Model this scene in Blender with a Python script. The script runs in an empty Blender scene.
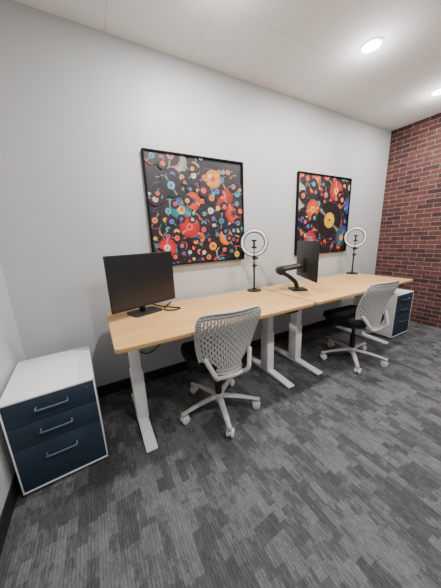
import bpy, bmesh, math, random
from mathutils import Vector, Matrix
C = bpy.context.scene.collection
PI = math.pi
H = 1.30            # camera height
YW = 2.06           # back wall
XL = -0.55          # left wall
XR = 4.0            # brick wall
ZC = 2.71           # ceiling
YF = -1.6
DZ = 0.760          # desk top height

# ------------------------------------------------------------------ materials
def mat(name, col, rough=0.5, metal=0.0, spec=None, noise=0.0, nscale=40, bump=0.0, emit=None, estr=1.0, coat=0):
    m = bpy.data.materials.new(name); m.use_nodes = True
    nt = m.node_tree; b = nt.nodes['Principled BSDF']
    b.inputs['Base Color'].default_value = (*col, 1)
    b.inputs['Roughness'].default_value = rough
    b.inputs['Metallic'].default_value = metal
    if spec is not None: b.inputs['Specular IOR Level'].default_value = spec
    if coat: b.inputs['Coat Weight'].default_value = coat
    if emit:
        b.inputs['Emission Color'].default_value = (*emit, 1)
        b.inputs['Emission Strength'].default_value = estr
    tc = nt.nodes.new('ShaderNodeTexCoord')
    n = nt.nodes.new('ShaderNodeTexNoise'); n.inputs['Scale'].default_value = nscale
    n.inputs['Detail'].default_value = 4
    nt.links.new(tc.outputs['Object'], n.inputs['Vector'])
    mx = nt.nodes.new('ShaderNodeMixRGB'); mx.blend_type = 'MULTIPLY'; mx.inputs[0].default_value = noise if noise else 0.05
    mx.inputs[1].default_value = (*col, 1)
    nt.links.new(n.outputs['Fac'], mx.inputs[2])
    nt.links.new(mx.outputs[0], b.inputs['Base Color'])
    if bump:
        bp = nt.nodes.new('ShaderNodeBump'); bp.inputs['Strength'].default_value = bump; bp.inputs['Distance'].default_value = 0.002
        nt.links.new(n.outputs['Fac'], bp.inputs['Height']); nt.links.new(bp.outputs[0], b.inputs['Normal'])
    return m

M = {}
M['wall'] = mat('wall_paint', (0.48, 0.485, 0.48), 0.5, noise=0.04, nscale=120, bump=0.12)
M['base'] = mat('baseboard_rubber', (0.012, 0.012, 0.014), 0.5)
M['white'] = mat('white_powder_coat', (0.80, 0.80, 0.79), 0.38)
M['navy'] = mat('navy_powder_coat', (0.023, 0.038, 0.060), 0.6, spec=0.25)
M['handle'] = mat('slate_handle_coat', (0.085, 0.11, 0.14), 0.35)
M['black'] = mat('black_plastic', (0.012, 0.012, 0.013), 0.5, spec=0.35)
M['screen'] = mat('black_screen', (0.010, 0.010, 0.012), 0.30)
M['blackframe'] = mat('black_picture_frame', (0.006, 0.006, 0.007), 0.7, spec=0.15)
M['grey'] = mat('pale_grey_plastic', (0.47, 0.465, 0.45), 0.45)
M['shell'] = mat('grey_back_plastic', (0.42, 0.412, 0.395), 0.5)
M['caster'] = mat('pale_caster_plastic', (0.66, 0.66, 0.65), 0.4)
M['fabric'] = mat('black_seat_fabric', (0.014, 0.014, 0.017), 0.9, spec=0.2, noise=0.5, nscale=300, bump=0.4)
M['metal'] = mat('dark_grey_metal', (0.10, 0.10, 0.105), 0.4, 0.6)
M['beam'] = mat('white_beam', (0.7, 0.7, 0.69), 0.45)
M['ringwhite'] = mat('ring_diffuser', (0.82, 0.82, 0.82), 0.4)
M['green'] = mat('green_cord', (0.02, 0.13, 0.07), 0.5)
M['lamp'] = mat('lamp_lens', (1, 1, 1), 0.5, emit=(1, 0.98, 0.95), estr=22)
M['outlet'] = mat('outlet_white', (0.7, 0.7, 0.68), 0.4)

def wood():
    m = bpy.data.materials.new('maple_laminate'); m.use_nodes = True
    nt = m.node_tree; b = nt.nodes['Principled BSDF']; b.inputs['Roughness'].default_value = 0.42
    tc = nt.nodes.new('ShaderNodeTexCoord'); mp = nt.nodes.new('ShaderNodeMapping')
    mp.inputs['Scale'].default_value = (0.9, 16, 16)
    n = nt.nodes.new('ShaderNodeTexNoise'); n.inputs['Scale'].default_value = 3; n.inputs['Detail'].default_value = 7
    n.inputs['Roughness'].default_value = 0.6; n.inputs['Distortion'].default_value = 0.4
    cr = nt.nodes.new('ShaderNodeValToRGB')
    cr.color_ramp.elements[0].position = 0.3; cr.color_ramp.elements[0].color = (0.55, 0.295, 0.10, 1)
    cr.color_ramp.elements[1].position = 0.72; cr.color_ramp.elements[1].color = (0.73, 0.430, 0.165, 1)
    nt.links.new(tc.outputs['Object'], mp.inputs[0]); nt.links.new(mp.outputs[0], n.inputs['Vector'])
    nt.links.new(n.outputs['Fac'], cr.inputs[0]); nt.links.new(cr.outputs[0], b.inputs['Base Color'])
    return m
M['wood'] = wood()
M['woodedge'] = mat('maple_edge_band', (0.59, 0.345, 0.135), 0.5, noise=0.2, nscale=30)

def mathn(nt, op, a, b=None, c=None):
    n = nt.nodes.new('ShaderNodeMath'); n.operation = op
    for i, v in enumerate((a, b, c)):
        if v is None: continue
        if isinstance(v, (int, float)): n.inputs[i].default_value = v
        else: nt.links.new(v, n.inputs[i])
    return n.outputs[0]

def carpet():
    m = bpy.data.materials.new('patterned_carpet'); m.use_nodes = True
    nt = m.node_tree; b = nt.nodes['Principled BSDF']; b.inputs['Roughness'].default_value = 0.95
    b.inputs['Specular IOR Level'].default_value = 0.12
    tc = nt.nodes.new('ShaderNodeTexCoord'); sx = nt.nodes.new('ShaderNodeSeparateXYZ')
    nt.links.new(tc.outputs['Object'], sx.inputs[0]); X, Y = sx.outputs[0], sx.outputs[1]
    def M_(op, a, b=None): return mathn(nt, op, a, b)
    def snapi(v, s): return M_('FLOOR', M_('DIVIDE', v, s))
    def noise(xs, ys, zs, scale, det=1):
        cb = nt.nodes.new('ShaderNodeCombineXYZ')
        for i, v in enumerate((xs, ys, zs)):
            if isinstance(v, (int, float)): cb.inputs[i].default_value = v
            else: nt.links.new(v, cb.inputs[i])
        n = nt.nodes.new('ShaderNodeTexNoise'); n.inputs['Scale'].default_value = scale; n.inputs['Detail'].default_value = det
        nt.links.new(cb.outputs[0], n.inputs['Vector']); return n.outputs['Fac']
    def white2(a, bb, c=0.0):
        cb = nt.nodes.new('ShaderNodeCombineXYZ')
        for i, v in enumerate((a, bb, c)):
            if isinstance(v, (int, float)): cb.inputs[i].default_value = v
            else: nt.links.new(v, cb.inputs[i])
        w = nt.nodes.new('ShaderNodeTexWhiteNoise'); w.noise_dimensions = '3D'; nt.links.new(cb.outputs[0], w.inputs['Vector']); return w.outputs['Value']
    pl = snapi(X, 0.25); plo = white2(pl, 3.0)
    yo = M_('ADD', Y, M_('MULTIPLY', plo, 5.0)); pid = snapi(yo, 1.0)
    sxi = snapi(X, 0.0417); so = white2(sxi, 7.0)
    sy = M_('ADD', yo, M_('MULTIPLY', so, 0.075)); syi = snapi(sy, 0.075)
    big = noise(M_('MULTIPLY', sxi, 0.34), M_('MULTIPLY', syi, 0.42), M_('MULTIPLY', M_('ADD', pl, M_('MULTIPLY', pid, 5.0)), 3.7), 1.0)
    cellr = white2(sxi, syi, 1.0)
    nxi = snapi(X, 0.0139); no = white2(nxi, 11.0); nyi = snapi(M_('ADD', yo, M_('MULTIPLY', no, 0.04)), 0.04)
    bar = white2(nxi, nyi, 2.0)
    v = M_('ADD', M_('MULTIPLY', big, 1.0), M_('ADD', M_('MULTIPLY', M_('SUBTRACT', cellr, 0.5), 0.14), M_('MULTIPLY', M_('SUBTRACT', bar, 0.5), 0.13)))
    cr = nt.nodes.new('ShaderNodeValToRGB'); cr.color_ramp.interpolation = 'LINEAR'
    e = cr.color_ramp.elements
    e[0].position = 0.34; e[0].color = (0.056, 0.056, 0.060, 1)
    e[1].position = 0.70; e[1].color = (0.125, 0.125, 0.130, 1)
    x1 = e.new(0.485); x1.color = (0.074, 0.074, 0.079, 1)
    x2 = e.new(0.53); x2.color = (0.098, 0.098, 0.103, 1)
    nt.links.new(v, cr.inputs[0])
    ri = snapi(X, 0.0046); rj = snapi(M_('ADD', yo, M_('MULTIPLY', white2(ri, 5.0), 0.025)), 0.018)
    rib = white2(ri, rj, 4.0)
    fine = noise(X, Y, 0.0, 260, 2)
    k = M_('ADD', M_('MULTIPLY', rib, 0.36), M_('MULTIPLY', fine, 0.7))
    k = M_('ADD', k, 0.46)
    fr = M_('ABSOLUTE', M_('SUBTRACT', M_('FRACT', M_('DIVIDE', X, 0.0139)), 0.5))
    groove = M_('MULTIPLY', M_('GREATER_THAN', fr, 0.38), 0.26)
    k = M_('MAXIMUM', M_('SUBTRACT', k, groove), 0.15)
    mx = nt.nodes.new('ShaderNodeMixRGB'); mx.blend_type = 'MULTIPLY'; mx.inputs[0].default_value = 1
    nt.links.new(cr.outputs[0], mx.inputs[1]); nt.links.new(k, mx.inputs[2])
    nt.links.new(mx.outputs[0], b.inputs['Base Color'])
    bp = nt.nodes.new('ShaderNodeBump'); bp.inputs['Strength'].default_value = 0.4; bp.inputs['Distance'].default_value = 0.002
    nt.links.new(fine, bp.inputs['Height']); nt.links.new(bp.outputs[0], b.inputs['Normal'])
    return m
M['carpet'] = carpet()

def brick():
    m = bpy.data.materials.new('red_brick'); m.use_nodes = True
    nt = m.node_tree; b = nt.nodes['Principled BSDF']; b.inputs['Roughness'].default_value = 0.85; b.inputs['Specular IOR Level'].default_value = 0.25
    tc = nt.nodes.new('ShaderNodeTexCoord'); sx = nt.nodes.new('ShaderNodeSeparateXYZ'); cb = nt.nodes.new('ShaderNodeCombineXYZ')
    nt.links.new(tc.outputs['Object'], sx.inputs[0]); nt.links.new(sx.outputs[1], cb.inputs[0]); nt.links.new(sx.outputs[2], cb.inputs[1])
    br = nt.nodes.new('ShaderNodeTexBrick'); br.inputs['Scale'].default_value = 1
    br.inputs['Brick Width'].default_value = 0.180; br.inputs['Row Height'].default_value = 0.059
    br.inputs['Mortar Size'].default_value = 0.0038; br.inputs['Mortar Smooth'].default_value = 0.3
    br.inputs['Color1'].default_value = (0.118, 0.043, 0.036, 1); br.inputs['Color2'].default_value = (0.044, 0.020, 0.021, 1)
    br.inputs['Mortar'].default_value = (0.215, 0.185, 0.172, 1); br.inputs['Bias'].default_value = -0.05
    nt.links.new(cb.outputs[0], br.inputs['Vector'])
    n = nt.nodes.new('ShaderNodeTexNoise'); n.inputs['Scale'].default_value = 16; n.inputs['Detail'].default_value = 6
    nt.links.new(cb.outputs[0], n.inputs['Vector'])
    mr = nt.nodes.new('ShaderNodeMapRange'); mr.inputs[3].default_value = 0.40; mr.inputs[4].default_value = 1.60
    nt.links.new(n.outputs['Fac'], mr.inputs[0])
    mx = nt.nodes.new('ShaderNodeMixRGB'); mx.blend_type = 'MULTIPLY'; mx.inputs[0].default_value = 1
    nt.links.new(br.outputs['Color'], mx.inputs[1]); nt.links.new(mr.outputs[0], mx.inputs[2])
    nt.links.new(mx.outputs[0], b.inputs['Base Color'])
    h = mathn(nt, 'SUBTRACT', mathn(nt, 'MULTIPLY', n.outputs['Fac'], 0.25), br.outputs['Fac'])
    bp = nt.nodes.new('ShaderNodeBump'); bp.inputs['Strength'].default_value = 0.7; bp.inputs['Distance'].default_value = 0.006
    nt.links.new(h, bp.inputs['Height']); nt.links.new(bp.outputs[0], b.inputs['Normal'])
    return m
M['brick'] = brick()

def ceiling_mat():
    m = bpy.data.materials.new('ceiling_tiles'); m.use_nodes = True
    nt = m.node_tree; b = nt.nodes['Principled BSDF']; b.inputs['Roughness'].default_value = 0.8
    tc = nt.nodes.new('ShaderNodeTexCoord'); mp = nt.nodes.new('ShaderNodeMapping'); mp.inputs['Location'].default_value = (0.32, 0.30, 0)
    br = nt.nodes.new('ShaderNodeTexBrick'); br.offset = 0; br.inputs['Scale'].default_value = 1
    br.inputs['Brick Width'].default_value = 0.61; br.inputs['Row Height'].default_value = 0.61
    br.inputs['Mortar Size'].default_value = 0.007; br.inputs['Mortar Smooth'].default_value = 0.4
    br.inputs['Color1'].default_value = (0.82, 0.83, 0.84, 1); br.inputs['Color2'].default_value = (0.79, 0.80, 0.81, 1)
    br.inputs['Mortar'].default_value = (0.71, 0.72, 0.73, 1)
    nt.links.new(tc.outputs['Object'], mp.inputs[0]); nt.links.new(mp.outputs[0], br.inputs['Vector'])
    n = nt.nodes.new('ShaderNodeTexNoise'); n.inputs['Scale'].default_value = 90; n.inputs['Detail'].default_value = 4; nt.links.new(tc.outputs['Object'], n.inputs['Vector'])
    mr = nt.nodes.new('ShaderNodeMapRange'); mr.inputs[3].default_value = 0.88; mr.inputs[4].default_value = 1.10
    nt.links.new(n.outputs['Fac'], mr.inputs[0])
    mx = nt.nodes.new('ShaderNodeMixRGB'); mx.blend_type = 'MULTIPLY'; mx.inputs[0].default_value = 1
    nt.links.new(br.outputs['Color'], mx.inputs[1]); nt.links.new(mr.outputs[0], mx.inputs[2])
    bp = nt.nodes.new('ShaderNodeBump'); bp.inputs['Strength'].default_value = 0.25; bp.inputs['Distance'].default_value = 0.002
    nt.links.new(n.outputs['Fac'], bp.inputs['Height']); nt.links.new(bp.outputs[0], b.inputs['Normal'])
    nt.links.new(mx.outputs[0], b.inputs['Base Color'])
    return m
M['ceil'] = ceiling_mat()

def art_mat():
    m = bpy.data.materials.new('printed_record_collage'); m.use_nodes = True
    nt = m.node_tree; b = nt.nodes['Principled BSDF']; b.inputs['Roughness'].default_value = 0.45
    a = nt.nodes.new('ShaderNodeAttribute'); a.attribute_name = 'Col'
    tc = nt.nodes.new('ShaderNodeTexCoord'); n = nt.nodes.new('ShaderNodeTexNoise'); n.inputs['Scale'].default_value = 22; n.inputs['Detail'].default_value = 4
    nt.links.new(tc.outputs['Object'], n.inputs['Vector'])
    mr = nt.nodes.new('ShaderNodeMapRange'); mr.inputs[3].default_value = 0.35; mr.inputs[4].default_value = 1.15
    nt.links.new(n.outputs['Fac'], mr.inputs[0])
    mx = nt.nodes.new('ShaderNodeMixRGB'); mx.blend_type = 'MULTIPLY'; mx.inputs[0].default_value = 1
    nt.links.new(a.outputs['Color'], mx.inputs[1]); nt.links.new(mr.outputs[0], mx.inputs[2])
    nt.links.new(mx.outputs[0], b.inputs['Base Color'])
    return m
M['art'] = art_mat()

# ------------------------------------------------------------------ helpers
def tag(o, label, cat, group=None):
    o['label'] = label; o['category'] = cat
    if group: o['group'] = group
    return o
def thing(name, label, cat, loc=(0, 0, 0), rotz=0, group=None):
    o = bpy.data.objects.new(name, None); C.objects.link(o)
    o.location = loc; o.rotation_euler = (0, 0, rotz); o.empty_display_size = 0.1
    return tag(o, label, cat, group)
def obj(name, bm, m, parent=None, smooth=True, loc=None, label=None):
    me = bpy.data.meshes.new(name); bmesh.ops.recalc_face_normals(bm, faces=bm.faces[:]); bm.to_mesh(me); bm.free()
    if smooth:
        for p in me.polygons: p.use_smooth = True
        try: me.set_sharp_from_angle(angle=math.radians(38))
        except Exception: pass
    for mm in (m if isinstance(m, (list, tuple)) else [m]): me.materials.append(mm)
    o = bpy.data.objects.new(name, me); C.objects.link(o)
    if parent: o.parent = parent
    if loc: o.location = loc
    if label: o['label'] = label
    return o
def dup(root, loc, rotz, label):
    r = root.copy(); C.objects.link(r); r.location = loc; r.rotation_euler = (0, 0, rotz); r['label'] = label
    for ch in list(root.children):
        c = ch.copy(); C.objects.link(c); c.parent = r
        for g in ch.children:
            d = g.copy(); C.objects.link(d); d.parent = c
    return r
def merge(bm, t, mtx=None):
    if mtx is not None: bmesh.ops.transform(t, matrix=mtx, verts=t.verts[:])
    me = bpy.data.meshes.new('tmp'); t.to_mesh(me); t.free(); bm.from_mesh(me); bpy.data.meshes.remove(me)
def box(bm, x0, x1, y0, y1, z0, z1, bev=0.0, seg=2, mtx=None):
    t = bmesh.new(); bmesh.ops.create_cube(t, size=1)
    bmesh.ops.transform(t, matrix=Matrix.Translation(((x0+x1)/2, (y0+y1)/2, (z0+z1)/2)) @ Matrix.Diagonal((x1-x0, y1-y0, z1-z0, 1)), verts=t.verts[:])
    if bev: bmesh.ops.bevel(t, geom=t.edges[:], offset=bev, segments=seg, profile=0.5, affect='EDGES')
    merge(bm, t, mtx)
def cyl(bm, p0, p1, r0, r1=None, seg=24, bev=0):
    p0 = Vector(p0); p1 = Vector(p1); d = p1-p0; r1 = r0 if r1 is None else r1
    t = bmesh.new(); bmesh.ops.create_cone(t, cap_ends=True, segments=seg, radius1=r0, radius2=r1, depth=d.length)
    if bev:
        es = [e for e in t.edges if abs(e.verts[0].co.z-e.verts[1].co.z) < 1e-6]
        bmesh.ops.bevel(t, geom=es, offset=bev, segments=2, profile=0.5, affect='EDGES')
    q = Vector((0, 0, 1)).rotation_difference(d.normalized()).to_matrix().to_4x4()
    merge(bm, t, Matrix.Translation((p0+p1)/2) @ q)
def tube(bm, pts, r, seg=10, closed=False, flat=None):
    pts = [Vector(p) for p in pts]; n = len(pts); rings = []
    rs = r if isinstance(r, (list, tuple)) else [r]*n
    up = None
    for i, p in enumerate(pts):
        a = pts[(i-1) % n] if (closed or i > 0) else p
        b = pts[(i+1) % n] if (closed or i < n-1) else p
        t = (b-a).normalized()
        if up is None:
            up = Vector((0, 0, 1)) if abs(t.z) < 0.9 else Vector((0, 1, 0))
        s = t.cross(up).normalized(); up = s.cross(t).normalized()
        fx, fz = flat if flat else (1, 1)
        rings.append([bm.verts.new(p + s*math.cos(2*PI*k/seg)*rs[i]*fx + up*math.sin(2*PI*k/seg)*rs[i]*fz) for k in range(seg)])
    for i in range(n if closed else n-1):
        A = rings[i]; B = rings[(i+1) % n]
        for k in range(seg): bm.faces.new((A[k], A[(k+1) % seg], B[(k+1) % seg], B[k]))
    if not closed:
        bm.faces.new(rings[0][::-1]); bm.faces.new(rings[-1])
def smoothpts(pts, n=6):
    P = [Vector(p) for p in pts]; out = []
    for i in range(len(P)-1):
        p0 = P[max(i-1, 0)]; p1 = P[i]; p2 = P[i+1]; p3 = P[min(i+2, len(P)-1)]
        for k in range(n):
            t = k/n
            out.append(0.5*((2*p1)+(-p0+p2)*t+(2*p0-5*p1+4*p2-p3)*t*t+(-p0+3*p1-3*p2+p3)*t**3))
    out.append(P[-1]); return out
def rrect(x0, x1, y0, y1, r, seg=6):
    out = []
    for cx, cy, a in ((x1-r, y1-r, 0), (x0+r, y1-r, 90), (x0+r, y0+r, 180), (x1-r, y0+r, 270)):
        for k in range(seg+1):
            t = math.radians(a+90*k/seg); out.append((cx+r*math.cos(t), cy+r*math.sin(t)))
    return out
def prism(bm, poly, z0, z1, bev=0, seg=2, mtx=None):
    t = bmesh.new(); vs = [t.verts.new((x, y, z0)) for x, y in poly]; f = t.faces.new(vs)
    r = bmesh.ops.extrude_face_region(t, geom=[f]); nv = [g for g in r['geom'] if isinstance(g, bmesh.types.BMVert)]
    bmesh.ops.translate(t, verts=nv, vec=(0, 0, z1-z0))
    bmesh.ops.recalc_face_normals(t, faces=t.faces[:])
    if bev:
        es = [e for e in t.edges if abs(e.verts[0].co.z-e.verts[1].co.z) < 1e-6]
        bmesh.ops.bevel(t, geom=es, offset=bev, segments=seg, profile=0.5, affect='EDGES')
    merge(bm, t, mtx)

# ------------------------------------------------------------------ setting
def struct(name, m, *b, **kw):
    bm = bmesh.new()
    for bb in b: box(bm, *bb, **kw)
    o = obj(name, bm, m, smooth=False); o['kind'] = 'structure'; return o
struct('floor', M['carpet'], (XL-0.1, XR+0.1, YF, YW+0.1, -0.06, 0))
struct('ceiling', M['ceil'], (XL-0.1, XR+0.1, YF, YW+0.1, ZC, ZC+0.06))
struct('wall_left', M['wall'], (XL-0.1, XL, YF, YW, 0, ZC))
struct('wall_back', M['wall'], (XL-0.1, XR, YW, YW+0.1, 0, ZC))
struct('wall_right', M['brick'], (XR, XR+0.1, YF, YW+0.1, 0, ZC))
struct('baseboard_left', M['base'], (XL, XL+0.009, YF, YW, 0, 0.10), bev=0.003)
struct('baseboard_back', M['base'], (XL+0.009, XR, YW-0.009, YW, 0, 0.10), bev=0.003)

# ------------------------------------------------------------------ desks
def make_desk(label, x0, x1, y0, y1, lx0, lx1):
    cx = (x0+x1)/2; cy = (y0+y1)/2; w = (x1-x0)/2; d = (y1-y0)/2
    t = thing('standing_desk', label, 'desk', (cx, cy, 0), 0, 'light wood standing desks')
    bm = bmesh.new(); prism(bm, rrect(-w, w, -d, d, 0.03), DZ-0.026, DZ, 0.003)
    top = obj('desktop', bm, [M['wood'], M['woodedge']], t)
    for p in top.data.polygons:
        if abs(p.normal.z) < 0.5: p.material_index = 1
    for lx in (lx0, lx1):
        x = lx-cx
        bm = bmesh.new()
        box(bm, x-0.034, x+0.034, -0.055, 0.035, 0.34, DZ-0.055, 0.006)
        box(bm, x-0.041, x+0.041, -0.062, 0.042, 0.032, 0.42, 0.007)
        lg = obj('leg', bm, M['white'], t)
        bm = bmesh.new()
        fy0, fy1 = 1.27-cy, 1.93-cy
        pr = [(fy0, 0.006), (fy0, 0.020), (-0.09, 0.036), (0.07, 0.036), (fy1, 0.020), (fy1, 0.006)]
        tb = bmesh.new(); vs = [tb.verts.new((x-0.036, a, b)) for a, b in pr]; f = tb.faces.new(vs)
        r = bmesh.ops.extrude_face_region(tb, geom=[f]); bmesh.ops.translate(tb, verts=[g for g in r['geom'] if isinstance(g, bmesh.types.BMVert)], vec=(0.072, 0, 0))
        bmesh.ops.recalc_face_normals(tb, faces=tb.faces[:])
        bmesh.ops.bevel(tb, geom=tb.edges[:], offset=0.003, segments=2, affect='EDGES'); merge(bm, tb)
        obj('foot', bm, M['white'], lg)
        for yy in (fy0+0.05, fy1-0.05):
            bm = bmesh.new(); cyl(bm, (x, yy, 0), (x, yy, 0.010), 0.02, 0.014, 16)
            obj('leveling_glide', bm, M['black'], lg, label='black round leveling glide')
        bm = bmesh.new()
        box(bm, x-0.03, x+0.03, -0.27, 0.27, DZ-0.056, DZ-0.0262, 0.004)
        obj('support_arm', bm, M['beam'], t)
    for ya, yb in ((-0.075, -0.035), (0.015, 0.055)):
        bm = bmesh.new(); box(bm, lx0-cx+0.03, lx1-cx-0.03, ya, yb, DZ-0.066, DZ-0.027, 0.004)
        obj('crossbar', bm, M['metal'], t, label='dark grey crossbar under the top')
    bm = bmesh.new(); box(bm, w-0.30, w-0.18, -d+0.012, -d+0.075, DZ-0.048, DZ-0.0262, 0.004)
    obj('control_panel', bm, M['black'], t, label='small black height control')
    return t
YD0, YD1 = 1.225, 1.995
make_desk('wood-topped white-legged desk beside the corner cabinet, nearer of the two', 0.025, 1.552, YD0, YD1, 0.15, 1.36)
make_desk('wood-topped white-legged desk beside the brick wall, farther of the two', 1.568, 3.22, YD0, YD1, 1.735, 2.92)

# ------------------------------------------------------------------ file cabinets
def make_cabinet(label, loc, rotz, W=0.40):
    D, Hh = 0.51, 0.566
    t = thing('file_cabinet', label, 'cabinet', loc, rotz, 'navy and white file cabinets')
    w = W/2; d = D/2; th = 0.007
    bm = bmesh.new()
    box(bm, -w, w, -d, d, Hh-0.011, Hh, 0.003)
    box(bm, -w, -w+th, -d, d, 0.022, Hh-0.0111, 0.002)
    box(bm, w-th, w, -d, d, 0.022, Hh-0.0111, 0.002)
    box(bm, -w+th, w-th, -d, d, 0.022, 0.032, 0.002)
    box(bm, -w+th, w-th, d-th, d, 0.032, Hh-0.0111, 0.0)
    obj('body', bm, M['white'], t, label='white steel case')
    bm = bmesh.new(); box(bm, -w+0.02, w-0.02, -d+0.03, d-0.02, 0, 0.022)
    obj('plinth', bm, M['black'], t)
    z = Hh-0.013
    for i, h in enumerate((0.130, 0.130, 0.260)):
        z1 = z; z0 = z-h
        bm = bmesh.new(); box(bm, -w+th+0.0015, w-th-0.0015, -d+0.001, -d+0.022, z0+0.002, z1, 0.0015)
        dr = obj('drawer', bm, M['navy'], t, label='navy drawer front')
        zc = (z0+z1)/2+ (0.055 if i == 2 else 0.012)
        bm = bmesh.new(); hw = 0.068
        tube(bm, smoothpts([(-hw, -d+0.002, zc), (-hw, -d-0.018, zc-0.002), (-hw+0.012, -d-0.026, zc-0.003), (hw-0.012, -d-0.026, zc-0.003), (hw, -d-0.018, zc-0.002), (hw, -d+0.002, zc)], 4), 0.0045, 10)
        obj('handle', bm, M['handle'], dr, label='curved bar handle')
        if i == 0:
            bm = bmesh.new(); cyl(bm, (w-0.045, -d-0.003, z1-0.03), (w-0.045, -d+0.004, z1-0.03), 0.009, seg=20, bev=0.001)
            obj('lock', bm, M['metal'], dr, label='round key lock')
        z = z0
    return t
make_cabinet('navy and white three-drawer file cabinet in the corner beside the nearer desk', (-0.317, 1.605, 0), math.radians(3.2), 0.41)
make_cabinet('navy and white file cabinet tucked under the desk end by the brick wall', (3.08+0.215, 1.31+0.255, 0), 0, 0.41)

# ------------------------------------------------------------------ chairs
def make_chair(label, loc, rotz, base_ang):
    t = thing('task_chair', label, 'chair', loc, rotz, 'grey task chairs')
    bm = bmesh.new()
    cyl(bm, (0, 0, 0.075), (0, 0, 0.135), 0.042, 0.034, 28, 0.006)
    for k in range(5):
        a = base_ang+k*2*PI/5; dx, dy = math.cos(a), math.sin(a)
        pts = []; rr = []
        for s in range(7):
            u = s/6; pts.append((dx*(0.02+0.29*u), dy*(0.02+0.29*u), 0.108-0.030*u*u)); rr.append(0.026-0.010*u)
        tube(bm, pts, rr, 12, flat=(1.0, 0.62))
        cyl(bm, (dx*0.305, dy*0.305, 0.062), (dx*0.305, dy*0.305, 0.090), 0.016, 0.014, 16, 0.003)
    obj('star_base', bm, M['grey'], t)
    rnd = random.Random(3)
    for k in range(5):
        a = base_ang+k*2*PI/5; cx, cy = math.cos(a)*0.305, math.sin(a)*0.305
        ca = a+rnd.uniform(0.6, 2.4); ax = Vector((math.cos(ca), math.sin(ca), 0)); fw = Vector((-ax.y, ax.x, 0))
        c = Vector((cx, cy, 0.030)) + fw*0.014
        bm = bmesh.new()
        for s in (-1, 1): cyl(bm, c+ax*(0.007*s), c+ax*(0.024*s), 0.030, seg=24, bev=0.005)
        cyl(bm, c-ax*0.012, c+ax*0.012, 0.012, seg=12)
        hp = [c+fw*(0.031*math.cos(q))+Vector((0, 0, 0.031*math.sin(q))) for q in [PI*(0.1+0.12*j) for j in range(8)]]
        tube(bm, hp, 0.006, 8)
        cyl(bm, (cx, cy, 0.030), (cx, cy, 0.066), 0.009, seg=12)
        obj('caster', bm, M['caster'], t)
    bm = bmesh.new(); cyl(bm, (0, 0, 0.13), (0, 0, 0.28), 0.026, seg=24, bev=0.003); cyl(bm, (0, 0, 0.28), (0, 0, 0.40), 0.015, seg=20)
    obj('gas_lift', bm, M['black'], t, label='black gas lift column')
    bm = bmesh.new(); box(bm, -0.085, 0.085, -0.13, 0.11, 0.388, 0.432, 0.014, 3)
    tube(bm, [(0.07, 0.03, 0.41), (0.17, 0.03, 0.405), (0.215, 0.03, 0.40)], 0.006, 8)
    obj('tilt_mechanism', bm, M['metal'], t)
    def cushion(sx, sy, z0, z1, cy):
        bm = bmesh.new(); prof = [(0.90, 0.0), (0.97, 0.15), (1.0, 0.45), (0.99, 0.75), (0.94, 0.95), (0.8, 1.02), (0.5, 1.05), (0.2, 1.06)]
        N = 48; rings = []
        for sc, zz in prof:
            ring = []
            for k in range(N):
                a = 2*PI*k/N; e = 2/3.6
                x = sx*sc*math.copysign(abs(math.cos(a))**e, math.cos(a)); y = sy*sc*math.copysign(abs(math.sin(a))**e, math.sin(a))
                z = z0+(z1-z0)*zz
                drop = 0.03*max(0, (y/sy-0.55)/0.45)**2
                z += 0.012*(x/sx)**2*(1 if zz > 0.5 else 0) - drop
                ring.append(bm.verts.new((x, y+cy, z)))
            rings.append(ring)
        for i in range(len(rings)-1):
            for k in range(N): bm.faces.new((rings[i][k], rings[i][(k+1) % N], rings[i+1][(k+1) % N], rings[i+1][k]))
        bm.faces.new(rings[0][::-1]); bm.faces.new(rings[-1]); return bm
    obj('seat', cushion(0.240, 0.235, 0.440, 0.518, 0.03), M['fabric'], t, label='black upholstered seat')
    obj('seat_pan', cushion(0.225, 0.215, 0.424, 0.446, 0.02), M['black'], t)
    def W(v):
        w = 0.168+0.059*math.sin(min(1, v/0.85)*PI/2)
        if v > 0.86: w *= 1-0.11*((v-0.86)/0.14)**2.4
        if v < 0.14: w *= 1-0.14*((0.14-v)/0.14)**2
        return w
    def S(u, v):
        z = 0.430+0.450*v*(1-0.035*u**4)
        x = u*W(v)
        y = -0.225-0.080*v+0.032*math.sin(PI*min(1, v*1.2))+0.080*u*u*(1-0.25*v)
        return Vector((x, y, z))
    bm = bmesh.new()
    ncol, nrow = 21, 9
    K = 12
    def cell(u0, u1, v0, v1):
        cu, cv = (u0+u1)/2, (v0+v1)/2; hu, hv = (u1-u0)/2, (v1-v0)/2
        out = []; inn = []
        for k in range(K):
            a = 2*PI*(k+0.5)/K; c, s = math.cos(a), math.sin(a); m_ = max(abs(c), abs(s))
            out.append(bm.verts.new(S(cu+hu*c/m_, cv+hv*s/m_)))
            e = 2/2.8
            inn.append(bm.verts.new(S(cu+hu*0.32*math.copysign(abs(c)**e, c), cv+hv*0.74*math.copysign(abs(s)**e, s))))
        for k in range(K):
            k2 = (k+1) % K
            a1 = 2*PI*(k+0.5)/K; a2 = 2*PI*(k+1.5)/K
            crn = None
            for q in range(4):
                ac = PI/4+q*PI/2
                if a1 < ac < a2: crn = bm.verts.new(S(cu+hu*(1 if q in (0, 3) else -1), cv+hv*(1 if q in (0, 1) else -1)))
            if crn: bm.faces.new((out[k], crn, out[k2], inn[k2], inn[k]))
            else: bm.faces.new((out[k], out[k2], inn[k2], inn[k]))
    def solid(u0, u1, v0, v1, nu=1, nv=1):
        for i in range(nu):
            for j in range(nv):
                a, b = u0+(u1-u0)*i/nu, u0+(u1-u0)*(i+1)/nu; c, d = v0+(v1-v0)*j/nv, v0+(v1-v0)*(j+1)/nv
                bm.faces.new([bm.verts.new(S(*q)) for q in ((a, c), (b, c), (b, d), (a, d))])
    U0, V0, V1 = 0.90, 0.075, 0.925
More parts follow.
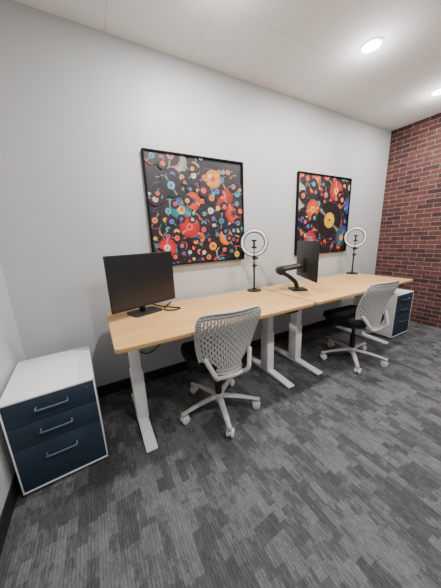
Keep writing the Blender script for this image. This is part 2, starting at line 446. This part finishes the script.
    solid(-1, 1, V1, 1, 20, 2); solid(-1, 1, 0, V0, 20, 2); solid(-1, -U0, V0, V1, 1, 20); solid(U0, 1, V0, V1, 1, 20)
    for i in range(ncol):
        u0 = -U0+2*U0*i/ncol; u1 = -U0+2*U0*(i+1)/ncol
        if i % 2 == 0: vs = [V0+(V1-V0)*j/nrow for j in range(nrow+1)]
        else: vs = [V0]+[V0+(V1-V0)*(j+0.5)/nrow for j in range(nrow)]+[V1]
        for a, b in zip(vs[:-1], vs[1:]): cell(u0, u1, a, b)
    shell = obj('backrest', bm, M['shell'], t)
    sm = shell.modifiers.new('solid', 'SOLIDIFY'); sm.thickness = 0.005; sm.offset = 0
    bm = bmesh.new(); pts = []
    n = 16
    for k in range(n): pts.append(S(-1+2*k/n, 1.0))
    for k in range(n): pts.append(S(1, 1-k/n))
    for k in range(n): pts.append(S(1-2*k/n, 0))
    for k in range(n): pts.append(S(-1, k/n))
    tube(bm, pts, 0.0065, 10, closed=True)
    obj('back_frame', bm, M['grey'], t)
    bm = bmesh.new()
    for s in (-1, 1):
        tube(bm, smoothpts([(s*0.06, -0.08, 0.405), (s*0.09, -0.20, 0.405), (s*0.12, -0.245, 0.44), (s*0.145, -0.220, 0.50), (s*0.17, -0.188, 0.56)], 6), [0.016]*24+[0.012], 10)
    tube(bm, smoothpts([(-0.10, -0.215, 0.41), (0, -0.245, 0.42), (0.10, -0.215, 0.41)], 6), 0.014, 10)
    obj('back_support', bm, M['grey'], t)
    return t
make_chair('grey chair with slotted plastic back and black seat at the nearer desk', (0.705, 1.402, 0), math.radians(-3), math.radians(-105+3))
make_chair('grey chair with slotted plastic back at the farther desk near the brick wall', (2.262, 1.305, 0), math.radians(-4), math.radians(-137.7+4))

# ------------------------------------------------------------------ monitors
def make_monitor(label, loc, rotz, zb, w, h, arm):
    t = thing('monitor', label, 'monitor', loc, rotz, 'black desktop monitors')
    x = w/2
    bm = bmesh.new()
    box(bm, -x, x, 0.0, 0.016, zb, zb+h, 0.003)
    tb = bmesh.new(); bmesh.ops.create_cube(tb, size=1)
    for v in tb.verts:
        s = 0.62 if v.co.y > 0 else 0.94
        v.co = Vector((v.co.x*w*s, 0.014+(0.030 if v.co.y > 0 else 0), zb+h/2+v.co.z*h*s))
    bmesh.ops.bevel(tb, geom=tb.edges[:], offset=0.006, segments=2, affect='EDGES'); merge(bm, tb)
    obj('housing', bm, M['black'], t)
    bm = bmesh.new(); box(bm, -x+0.006, x-0.006, -0.0012, 0.001, zb+0.016, zb+h-0.006)
    obj('screen', bm, M['screen'], t, label='dark switched-off screen')
    if not arm:
        bm = bmesh.new(); prism(bm, rrect(-0.12, 0.12, -0.04, 0.135, 0.03), 0, 0.010, 0.003)
        obj('base', bm, M['black'], t)
        bm = bmesh.new(); tube(bm, smoothpts([(0, 0.085, 0.005), (0, 0.080, 0.10), (0, 0.065, zb+h*0.55)], 5), 0.026, 14, flat=(1.0, 0.45))
        box(bm, -0.045, 0.045, 0.040, 0.070, zb+h*0.42, zb+h*0.65, 0.006)
        obj('neck', bm, M['black'], t)
    else:
        bm = bmesh.new(); prism(bm, rrect(-0.085, 0.085, 0.0, 0.165, 0.03), 0, 0.012, 0.004)
        obj('base', bm, M['black'], t)
        bm = bmesh.new(); tube(bm, smoothpts([(0, 0.095, 0.024), (0, 0.115, 0.08), (0, 0.18, 0.140), (0, 0.255, 0.185)], 5), 0.032, 14, flat=(1.3, 0.65))
        cyl(bm, (-0.05, 0.27, 0.205), (0.05, 0.27, 0.205), 0.042, seg=28, bev=0.006)
        obj('neck', bm, M['black'], t)
        bm = bmesh.new(); tube(bm, smoothpts([(0, 0.27, 0.222), (0, 0.16, 0.235), (0, 0.05, 0.255)], 5), 0.038, 14, flat=(1.4, 0.75))
        box(bm, -0.065, 0.065, 0.036, 0.070, 0.18, 0.33, 0.008)
        obj('tilt_head', bm, M['black'], t)
    return t
make_monitor('black monitor with dark screen facing the room at the end of the nearer desk', (0.312, 1.78, DZ), math.radians(19), 0.060, 0.54, 0.40, False)
make_monitor('black monitor turned away showing its rear stand, on the farther desk', (1.885, 1.62, DZ), math.radians(62.7), 0.116, 0.52, 0.375, True)

# ------------------------------------------------------------------ ring lights
def make_ring(label, loc, rotz, R, zc):
    t = thing('ring_light', label, 'ring light', loc, rotz, 'desk ring lights')
    bm = bmesh.new(); cyl(bm, (0, 0, 0), (0, 0, 0.012), 0.075, seg=40, bev=0.004); cyl(bm, (0, 0, 0.012), (0, 0, 0.03), 0.016, seg=16, bev=0.003)
    obj('base', bm, M['black'], t)
    bm = bmesh.new(); cyl(bm, (0, 0, 0.02), (0, 0, zc*0.55), 0.0095, seg=14); cyl(bm, (0, 0, zc*0.5), (0, 0, zc-R+0.005), 0.007, seg=14)
    cyl(bm, (0, 0, zc*0.50), (0, 0, zc*0.50+0.035), 0.015, seg=14, bev=0.002)
    cyl(bm, (0, 0, zc*0.50+0.017), (0.032, 0, zc*0.50+0.017), 0.009, seg=14, bev=0.002)
    obj('pole', bm, M['black'], t)
    def rm(r, a, b, y, seg=56, ns=14):
        bm = bmesh.new(); rings = []
        for k in range(seg):
            th = 2*PI*k/seg; rings.append([bm.verts.new(((r+a*math.cos(2*PI*j/ns))*math.cos(th), y+b*math.sin(2*PI*j/ns), zc+(r+a*math.cos(2*PI*j/ns))*math.sin(th))) for j in range(ns)])
        for k in range(seg):
            A = rings[k]; B = rings[(k+1) % seg]
            for j in range(ns): bm.faces.new((A[j], A[(j+1) % ns], B[(j+1) % ns], B[j]))
        return bm
    rr = R-0.018
    obj('ring_housing', rm(rr, 0.0205, 0.011, 0.006), M['black'], t)
    obj('diffuser', rm(rr, 0.0125, 0.012, -0.003), M['ringwhite'], t, label='white ring diffuser')
    bm = bmesh.new(); box(bm, -0.018, 0.018, -0.016, 0.020, zc-R-0.028, zc-R+0.000, 0.004); cyl(bm, (0.014, 0, zc-R-0.014), (0.040, 0, zc-R-0.014), 0.011, seg=14, bev=0.002)
    obj('tilt_joint', bm, M['black'], t)
    bm = bmesh.new()
    tube(bm, smoothpts([(0, -0.010, zc-R-0.015), (0.0, -0.032, zc-R+0.012), (0.0, -0.034, zc-R*0.60), (0, -0.034, zc-R*0.30)], 6), 0.0055, 8)
    box(bm, -0.026, 0.026, -0.044, -0.030, zc-R*0.38, zc-R*0.24, 0.003); box(bm, -0.010, 0.010, -0.040, -0.032, zc-R*0.30, zc+R*0.18, 0.002); box(bm, -0.026, 0.026, -0.044, -0.030, zc+R*0.12, zc+R*0.24, 0.003)
    obj('phone_holder', bm, M['black'], t, label='small black phone clamp inside the ring')
    return t
make_ring('white ring light on black stand at the right end of the nearer desk', (1.43, 1.90, DZ), math.radians(-36), 0.137, 0.490)
make_ring('white ring light on black stand at the desk corner by the brick wall', (3.14, 1.915, DZ), math.radians(-50), 0.137, 0.493)

# ------------------------------------------------------------------ pictures
PAL = [(0.70, 0.015, 0.012), (0.8, 0.09, 0.01), (0.85, 0.25, 0.02), (0.80, 0.45, 0.04), (0.015, 0.16, 0.28), (0.02, 0.28, 0.32),
       (0.10, 0.04, 0.25), (0.65, 0.60, 0.5), (0.50, 0.02, 0.07), (0.04, 0.08, 0.36), (0.45, 0.07, 0.18), (0.85, 0.05, 0.02)]
DARK = [(0.008, 0.007, 0.008), (0.012, 0.011, 0.014), (0.022, 0.012, 0.018), (0.010, 0.013, 0.022), (0.03, 0.008, 0.008)]
def clip(poly, h):
    def cut(ps, f):
        out = []
        for i in range(len(ps)):
            a, b = ps[i-1], ps[i]; fa, fb = f(a), f(b)
            if fa >= 0:
                out.append(a)
                if fb < 0: t = fa/(fa-fb); out.append((a[0]+(b[0]-a[0])*t, a[1]+(b[1]-a[1])*t))
            elif fb >= 0: t = fa/(fa-fb); out.append((a[0]+(b[0]-a[0])*t, a[1]+(b[1]-a[1])*t))
        return out
    for f in (lambda p: p[0]+h, lambda p: h-p[0], lambda p: p[1]+h, lambda p: h-p[1]):
        poly = cut(poly, f)
        if len(poly) < 3: return None
    return poly
def make_art(label, x0, x1, z0, z1, seed, mode):
    cx, cz = (x0+x1)/2, (z0+z1)/2; s = min(x1-x0, z1-z0)/2; sx = (x1-x0)/2/s; sz = (z1-z0)/2/s
    t = thing('framed_print', label, 'picture', (cx, YW, z0), 0, None)
    zo = cz-z0
    bm = bmesh.new(); fw, fd = 0.013, 0.034; X = (x1-x0)/2; Z = (z1-z0)/2
    box(bm, -X, X, -fd, -0.001, zo-Z, zo-Z+fw, 0.001); box(bm, -X, X, -fd, -0.001, zo+Z-fw, zo+Z, 0.001)
    box(bm, -X, -X+fw, -fd, -0.001, zo-Z+fw, zo+Z-fw, 0.001); box(bm, X-fw, X, -fd, -0.001, zo-Z+fw, zo+Z-fw, 0.001)
    obj('frame', bm, M['blackframe'], t, label='thin black frame')
    rnd = random.Random(seed); F = []; lay = [0]; h = s-fw-0.001
    def poly(ps, col):
        q = clip(ps, h)
        if not q: return
        lay[0] += 1; F.append((q, -0.018-lay[0]*0.000005, col))
    def disc(x, y, r, col, n=24): poly([(x+r*math.cos(2*PI*k/n), y+r*math.sin(2*PI*k/n)) for k in range(n)], col)
    def wedge(x, y, r0, r1, a, da, col):
        n = 5; poly([(x+r1*math.cos(a+da*k/n), y+r1*math.sin(a+da*k/n)) for k in range(n+1)]+[(x+r0*math.cos(a+da*k/n), y+r0*math.sin(a+da*k/n)) for k in range(n, -1, -1)], col)
    def mixc(a, b, f): return tuple(p*(1-f)+q*f for p, q in zip(a, b))
    def record(x, y, r, body, lab, hole=None, groove=True, lr=0.36):
        hi = mixc(body, (0.6, 0.55, 0.5), 0.13)
        disc(x, y, r, mixc(body, (0.3, 0.3, 0.3), 0.25)); disc(x, y, r*0.975, mixc(body, (0, 0, 0), 0.3))
        if groove:
            for q in (0.80, 0.60):
                disc(x, y, r*q, mixc(body, (0, 0, 0), 0.5)); disc(x, y, r*q*0.97, body)
        a = rnd.uniform(0, PI)
        for k in (0, PI): wedge(x, y, r*0.40, r*0.94, a+k, 0.30, hi); wedge(x, y, r*0.40, r*0.94, a+k+0.10, 0.09, mixc(hi, (0.8, 0.75, 0.7), 0.3))
        disc(x, y, r*lr, lab, 20); disc(x, y, r*lr*0.75, mixc(lab, (0.7, 0.65, 0.55), 0.35), 16); disc(x, y, r*lr*0.65, lab, 16)
        disc(x, y, r*0.09, hole or (0.01, 0.01, 0.01), 10)
    def dot(x, y, r):
        c = rnd.choice(PAL)
        if rnd.random() < 0.75: disc(x, y, r*2.2, rnd.choice(DARK)); wedge(x, y, r*1.1, r*2.1, rnd.uniform(0, 6), 0.4, (0.10, 0.10, 0.11))
        disc(x, y, r, c, 16); disc(x, y, r*0.72, mixc(c, (0.8, 0.75, 0.65), 0.3), 14); disc(x, y, r*0.55, c, 14); disc(x, y, r*0.22, (0.01, 0.01, 0.01), 8)
    poly([(-h, -h), (h, -h), (h, h), (-h, h)], (0.010, 0.008, 0.011))
    if mode == 1:
        for i in range(95):
            x, y = rnd.uniform(-1, 1)*s, rnd.uniform(-1, 1)*s; r = rnd.uniform(0.055, 0.11)
            body = rnd.choice(DARK) if rnd.random() < 0.72 else mixc(rnd.choice(PAL), (0, 0, 0), rnd.uniform(0.1, 0.7))
            record(x, y, r, body, rnd.choice(PAL))
            if rnd.random() < 0.6:
                a = rnd.uniform(0, 2*PI); wedge(x, y, r*0.98, r*1.07, a, rnd.uniform(0.8, 2.5), rnd.choice(PAL))
        for i in range(70):
            dot(rnd.uniform(-1, 1)*s*0.97, rnd.uniform(-1, 1)*s*0.97, rnd.uniform(0.014, 0.030))
        record(-0.25*s, -0.28*s, 0.095, (0.55, 0.01, 0.01), (0.8, 0.05, 0.03)); record(0.75*s, -0.02*s, 0.09, (0.65, 0.02, 0.01), (0.02, 0.02, 0.02))
        record(0.55*s, -0.5*s, 0.075, (0.85, 0.2, 0.02), (0.05, 0.3, 0.35)); record(-0.72*s, -0.66*s, 0.08, (0.7, 0.02, 0.03), (0.7, 0.65, 0.5))
        record(-0.15*s, 0.2*s, 0.075, (0.7, 0.06, 0.01), (0.03, 0.02, 0.02)); record(-0.55*s, 0.45*s, 0.09, (0.012, 0.010, 0.012), (0.1, 0.35, 0.5))
        record(0.3*s, 0.62*s, 0.08, (0.6, 0.28, 0.02), (0.7, 0.02, 0.02))
        for i in range(30):
            dot(rnd.uniform(-1, 1)*s*0.97, rnd.uniform(-1, 1)*s*0.97, rnd.uniform(0.014, 0.026))
    else:
        for i in range(80):
            x, y = rnd.uniform(-1, 1)*s, rnd.uniform(-1, 1)*s; r = rnd.uniform(0.07, 0.13)
            body = rnd.choice(DARK) if rnd.random() < 0.76 else mixc(rnd.choice(PAL), (0, 0, 0), rnd.uniform(0.1, 0.7))
            record(x, y, r, body, rnd.choice(PAL))
        for i in range(38): dot(rnd.uniform(-1, 1)*s*0.97, rnd.uniform(-1, 1)*s*0.97, rnd.uniform(0.016, 0.032))
        record(-0.5*s, 0.62*s, 0.11, (0.03, 0.02, 0.02), (0.85, 0.10, 0.03)); record(-0.45*s, 0.15*s, 0.11, (0.75, 0.09, 0.02), (0.80, 0.4, 0.05))
        record(0.40*s, 0.64*s, 0.12, (0.6, 0.03, 0.02), (0.8, 0.4, 0.1)); record(-0.5*s, -0.6*s, 0.10, (0.55, 0.03, 0.03), (0.1, 0.25, 0.3))
        record(0.75*s, -0.6*s, 0.11, (0.03, 0.10, 0.15), (0.85, 0.3, 0.05))
        for i in range(16): dot(rnd.uniform(-1, 1)*s*0.97, rnd.uniform(-1, 1)*s*0.97, rnd.uniform(0.016, 0.030))
        x, y = 0.20*s, -0.12*s
        record(x, y, 0.235, (0.012, 0.010, 0.011), (0.75, 0.42, 0.04), lr=0.42); disc(x, y, 0.096, (0.5, 0.28, 0.02)); disc(x, y, 0.087, (0.80, 0.46, 0.04)); disc(x, y, 0.016, (0.01, 0.01, 0.01))
    me = bpy.data.meshes.new('print'); V = []; P = []; cols = []
    for q, yy, c in F:
        b0 = len(V); V += [(px*sx, yy, zo+py*sz) for px, py in q]; P.append(list(range(b0, b0+len(q)))); cols += [c]*len(q)
    b0 = len(V); hx, hz = h*sx, h*sz
    V += [(-hx, -0.004, zo-hz), (hx, -0.004, zo-hz), (hx, -0.004, zo+hz), (-hx, -0.004, zo+hz), (-hx, -0.018, zo-hz), (hx, -0.018, zo-hz), (hx, -0.018, zo+hz), (-hx, -0.018, zo+hz)]
    for f in ((0, 1, 5, 4), (1, 2, 6, 5), (2, 3, 7, 6), (3, 0, 4, 7), (0, 3, 2, 1)): P.append([b0+i for i in f]); cols += [(0.02, 0.02, 0.02)]*4
    me.from_pydata(V, [], P); ca = me.color_attributes.new('Col', 'FLOAT_COLOR', 'CORNER')
    for i, c in enumerate(cols): ca.data[i].color = (*c, 1)
    me.materials.append(M['art']); o = bpy.data.objects.new('print', me); C.objects.link(o); o.parent = t
    o['label'] = 'colourful collage of vinyl records'
    return t
make_art('black-framed print of many small colourful vinyl records above the nearer desk', 0.45, 1.40, 1.085, 2.015, 5, 1)
make_art('black-framed record print with one big yellow-labelled disc, above the farther desk', 2.155, 3.13, 1.07, 2.01, 11, 2)

# ------------------------------------------------------------------ cables
bm = bmesh.new(); tube(bm, smoothpts([(0.34, 1.90, DZ+0.05), (0.44, 1.85, DZ+0.016), (0.52, 1.80, DZ+0.0065), (0.56, 1.74, DZ+0.0065), (0.50, 1.72, DZ+0.0065), (0.44, 1.78, DZ+0.0065), (0.50, 1.90, DZ+0.0065), (0.56, 1.990, DZ+0.0065)], 7), 0.0055, 8)
tag(obj('monitor_cable', bm, M['black']), 'thin black cable looped on the nearer desk beside the monitor foot', 'cable')
bm = bmesh.new(); tube(bm, smoothpts([(0.56, 2.025, DZ-0.02), (0.55, 2.03, 0.55), (0.45, 2.035, 0.38), (0.33, 2.035, 0.30), (0.25, 2.035, 0.33), (0.205, 2.044, 0.38)], 7), 0.0055, 8)
tag(obj('power_cord', bm, M['black']), 'black power cord hanging behind the nearer desk down to the wall outlet', 'cable')
bm = bmesh.new(); tube(bm, smoothpts([(0.20, 2.044, 0.335), (0.24, 2.02, 0.14), (0.33, 1.98, 0.005), (0.45, 1.93, 0.005), (0.60, 1.96, 0.005), (0.75, 1.93, 0.005), (0.9, 1.98, 0.005)], 7), 0.004, 8)
tag(obj('floor_cable', bm, M['green']), 'thin green cable lying along the back wall under the nearer desk', 'cable')
def outlet(label, x):
    t = thing('wall_outlet', label, 'outlet', (x, YW, 0.30), 0)
    bm = bmesh.new(); box(bm, -0.036, 0.036, -0.006, -0.0005, 0, 0.115, 0.002); obj('cover_plate', bm, M['outlet'], t)
    for z in (0.035, 0.08):
        bm = bmesh.new(); box(bm, -0.016, 0.016, -0.0085, -0.0055, z-0.013, z+0.013, 0.001); obj('socket', bm, M['caster'], t)
outlet('white wall outlet low on the wall under the nearer desk', 0.20)

# ------------------------------------------------------------------ downlights
def downlight(label, x, y, first=[None]):
    if first[0] is None:
        t = thing('recessed_downlight', label, 'ceiling light', (x, y, ZC), 0, 'recessed ceiling downlights')
        bm = bmesh.new(); seg = 48; prof = [(0.062, -0.001), (0.066, -0.006), (0.080, -0.006), (0.086, -0.0005)]
        R_ = [[bm.verts.new((r*math.cos(2*PI*k/seg), r*math.sin(2*PI*k/seg), z)) for k in range(seg)] for r, z in prof]
        for i in range(3):
            for k in range(seg): bm.faces.new((R_[i][k], R_[i][(k+1) % seg], R_[i+1][(k+1) % seg], R_[i+1][k]))
        obj('trim_ring', bm, M['white'], t)
        bm = bmesh.new(); cyl(bm, (0, 0, -0.004), (0, 0, -0.0005), 0.063, seg=40); obj('lens', bm, M['lamp'], t, label='glowing round lens')
        first[0] = t
    else: dup(first[0], (x, y, ZC), 0, label)
downlight('glowing round recessed ceiling light, the fully visible one above the farther desk', 2.12, 1.31)
downlight('glowing round recessed ceiling light nearest the brick wall, cut by the frame edge', 3.41, 1.33)
for i, (x, y, e) in enumerate([(2.12, 1.31, 36), (3.41, 1.33, 26), (0.83, 1.31, 44), (0.83, -0.3, 28), (2.12, -0.3, 28), (3.41, -0.3, 26)]):  # row behind the camera: unseen lamps added for fill light, no fixtures
    L = bpy.data.lights.new('downlight_and_fill_lamp', 'AREA'); L.shape = 'DISK'; L.size = 0.13; L.energy = e; L.color = (1, 0.98, 0.95)
    o = bpy.data.objects.new('downlight_and_fill_lamp', L); C.objects.link(o); o.location = (x, y, ZC-0.012)
    P_ = bpy.data.lights.new('ceiling_glow_fill', 'POINT'); P_.shadow_soft_size = 0.04; P_.energy = 6.0; P_.color = (1, 0.98, 0.95)  # added point lamp without a fixture, makes a glow pool on the ceiling
    o = bpy.data.objects.new('ceiling_glow_fill', P_); C.objects.link(o); o.location = (x, y, ZC-0.15)
w = bpy.data.worlds.new('World'); bpy.context.scene.world = w; w.use_nodes = True
w.node_tree.nodes['Background'].inputs[0].default_value = (0.93, 0.96, 1.0, 1); w.node_tree.nodes['Background'].inputs[1].default_value = 0.32

# ------------------------------------------------------------------ camera
cam = bpy.data.cameras.new('Camera'); co = bpy.data.objects.new('Camera', cam); C.objects.link(co)
cam.sensor_fit = 'HORIZONTAL'; cam.sensor_width = 36; cam.lens = 36*229/441; cam.clip_start = 0.02
R = Vector((0.8751, -0.4826, -0.0386)); U = Vector((0.1452, 0.1858, 0.9717)); B = Vector((-0.4617, -0.8561, 0.2328))
R.normalize(); U = (U-R*U.dot(R)).normalized(); B = R.cross(U)
m = Matrix((( R.x, U.x, B.x, 0), (R.y, U.y, B.y, 0), (R.z, U.z, B.z, H), (0, 0, 0, 1)))
co.matrix_world = m
bpy.context.scene.camera = co
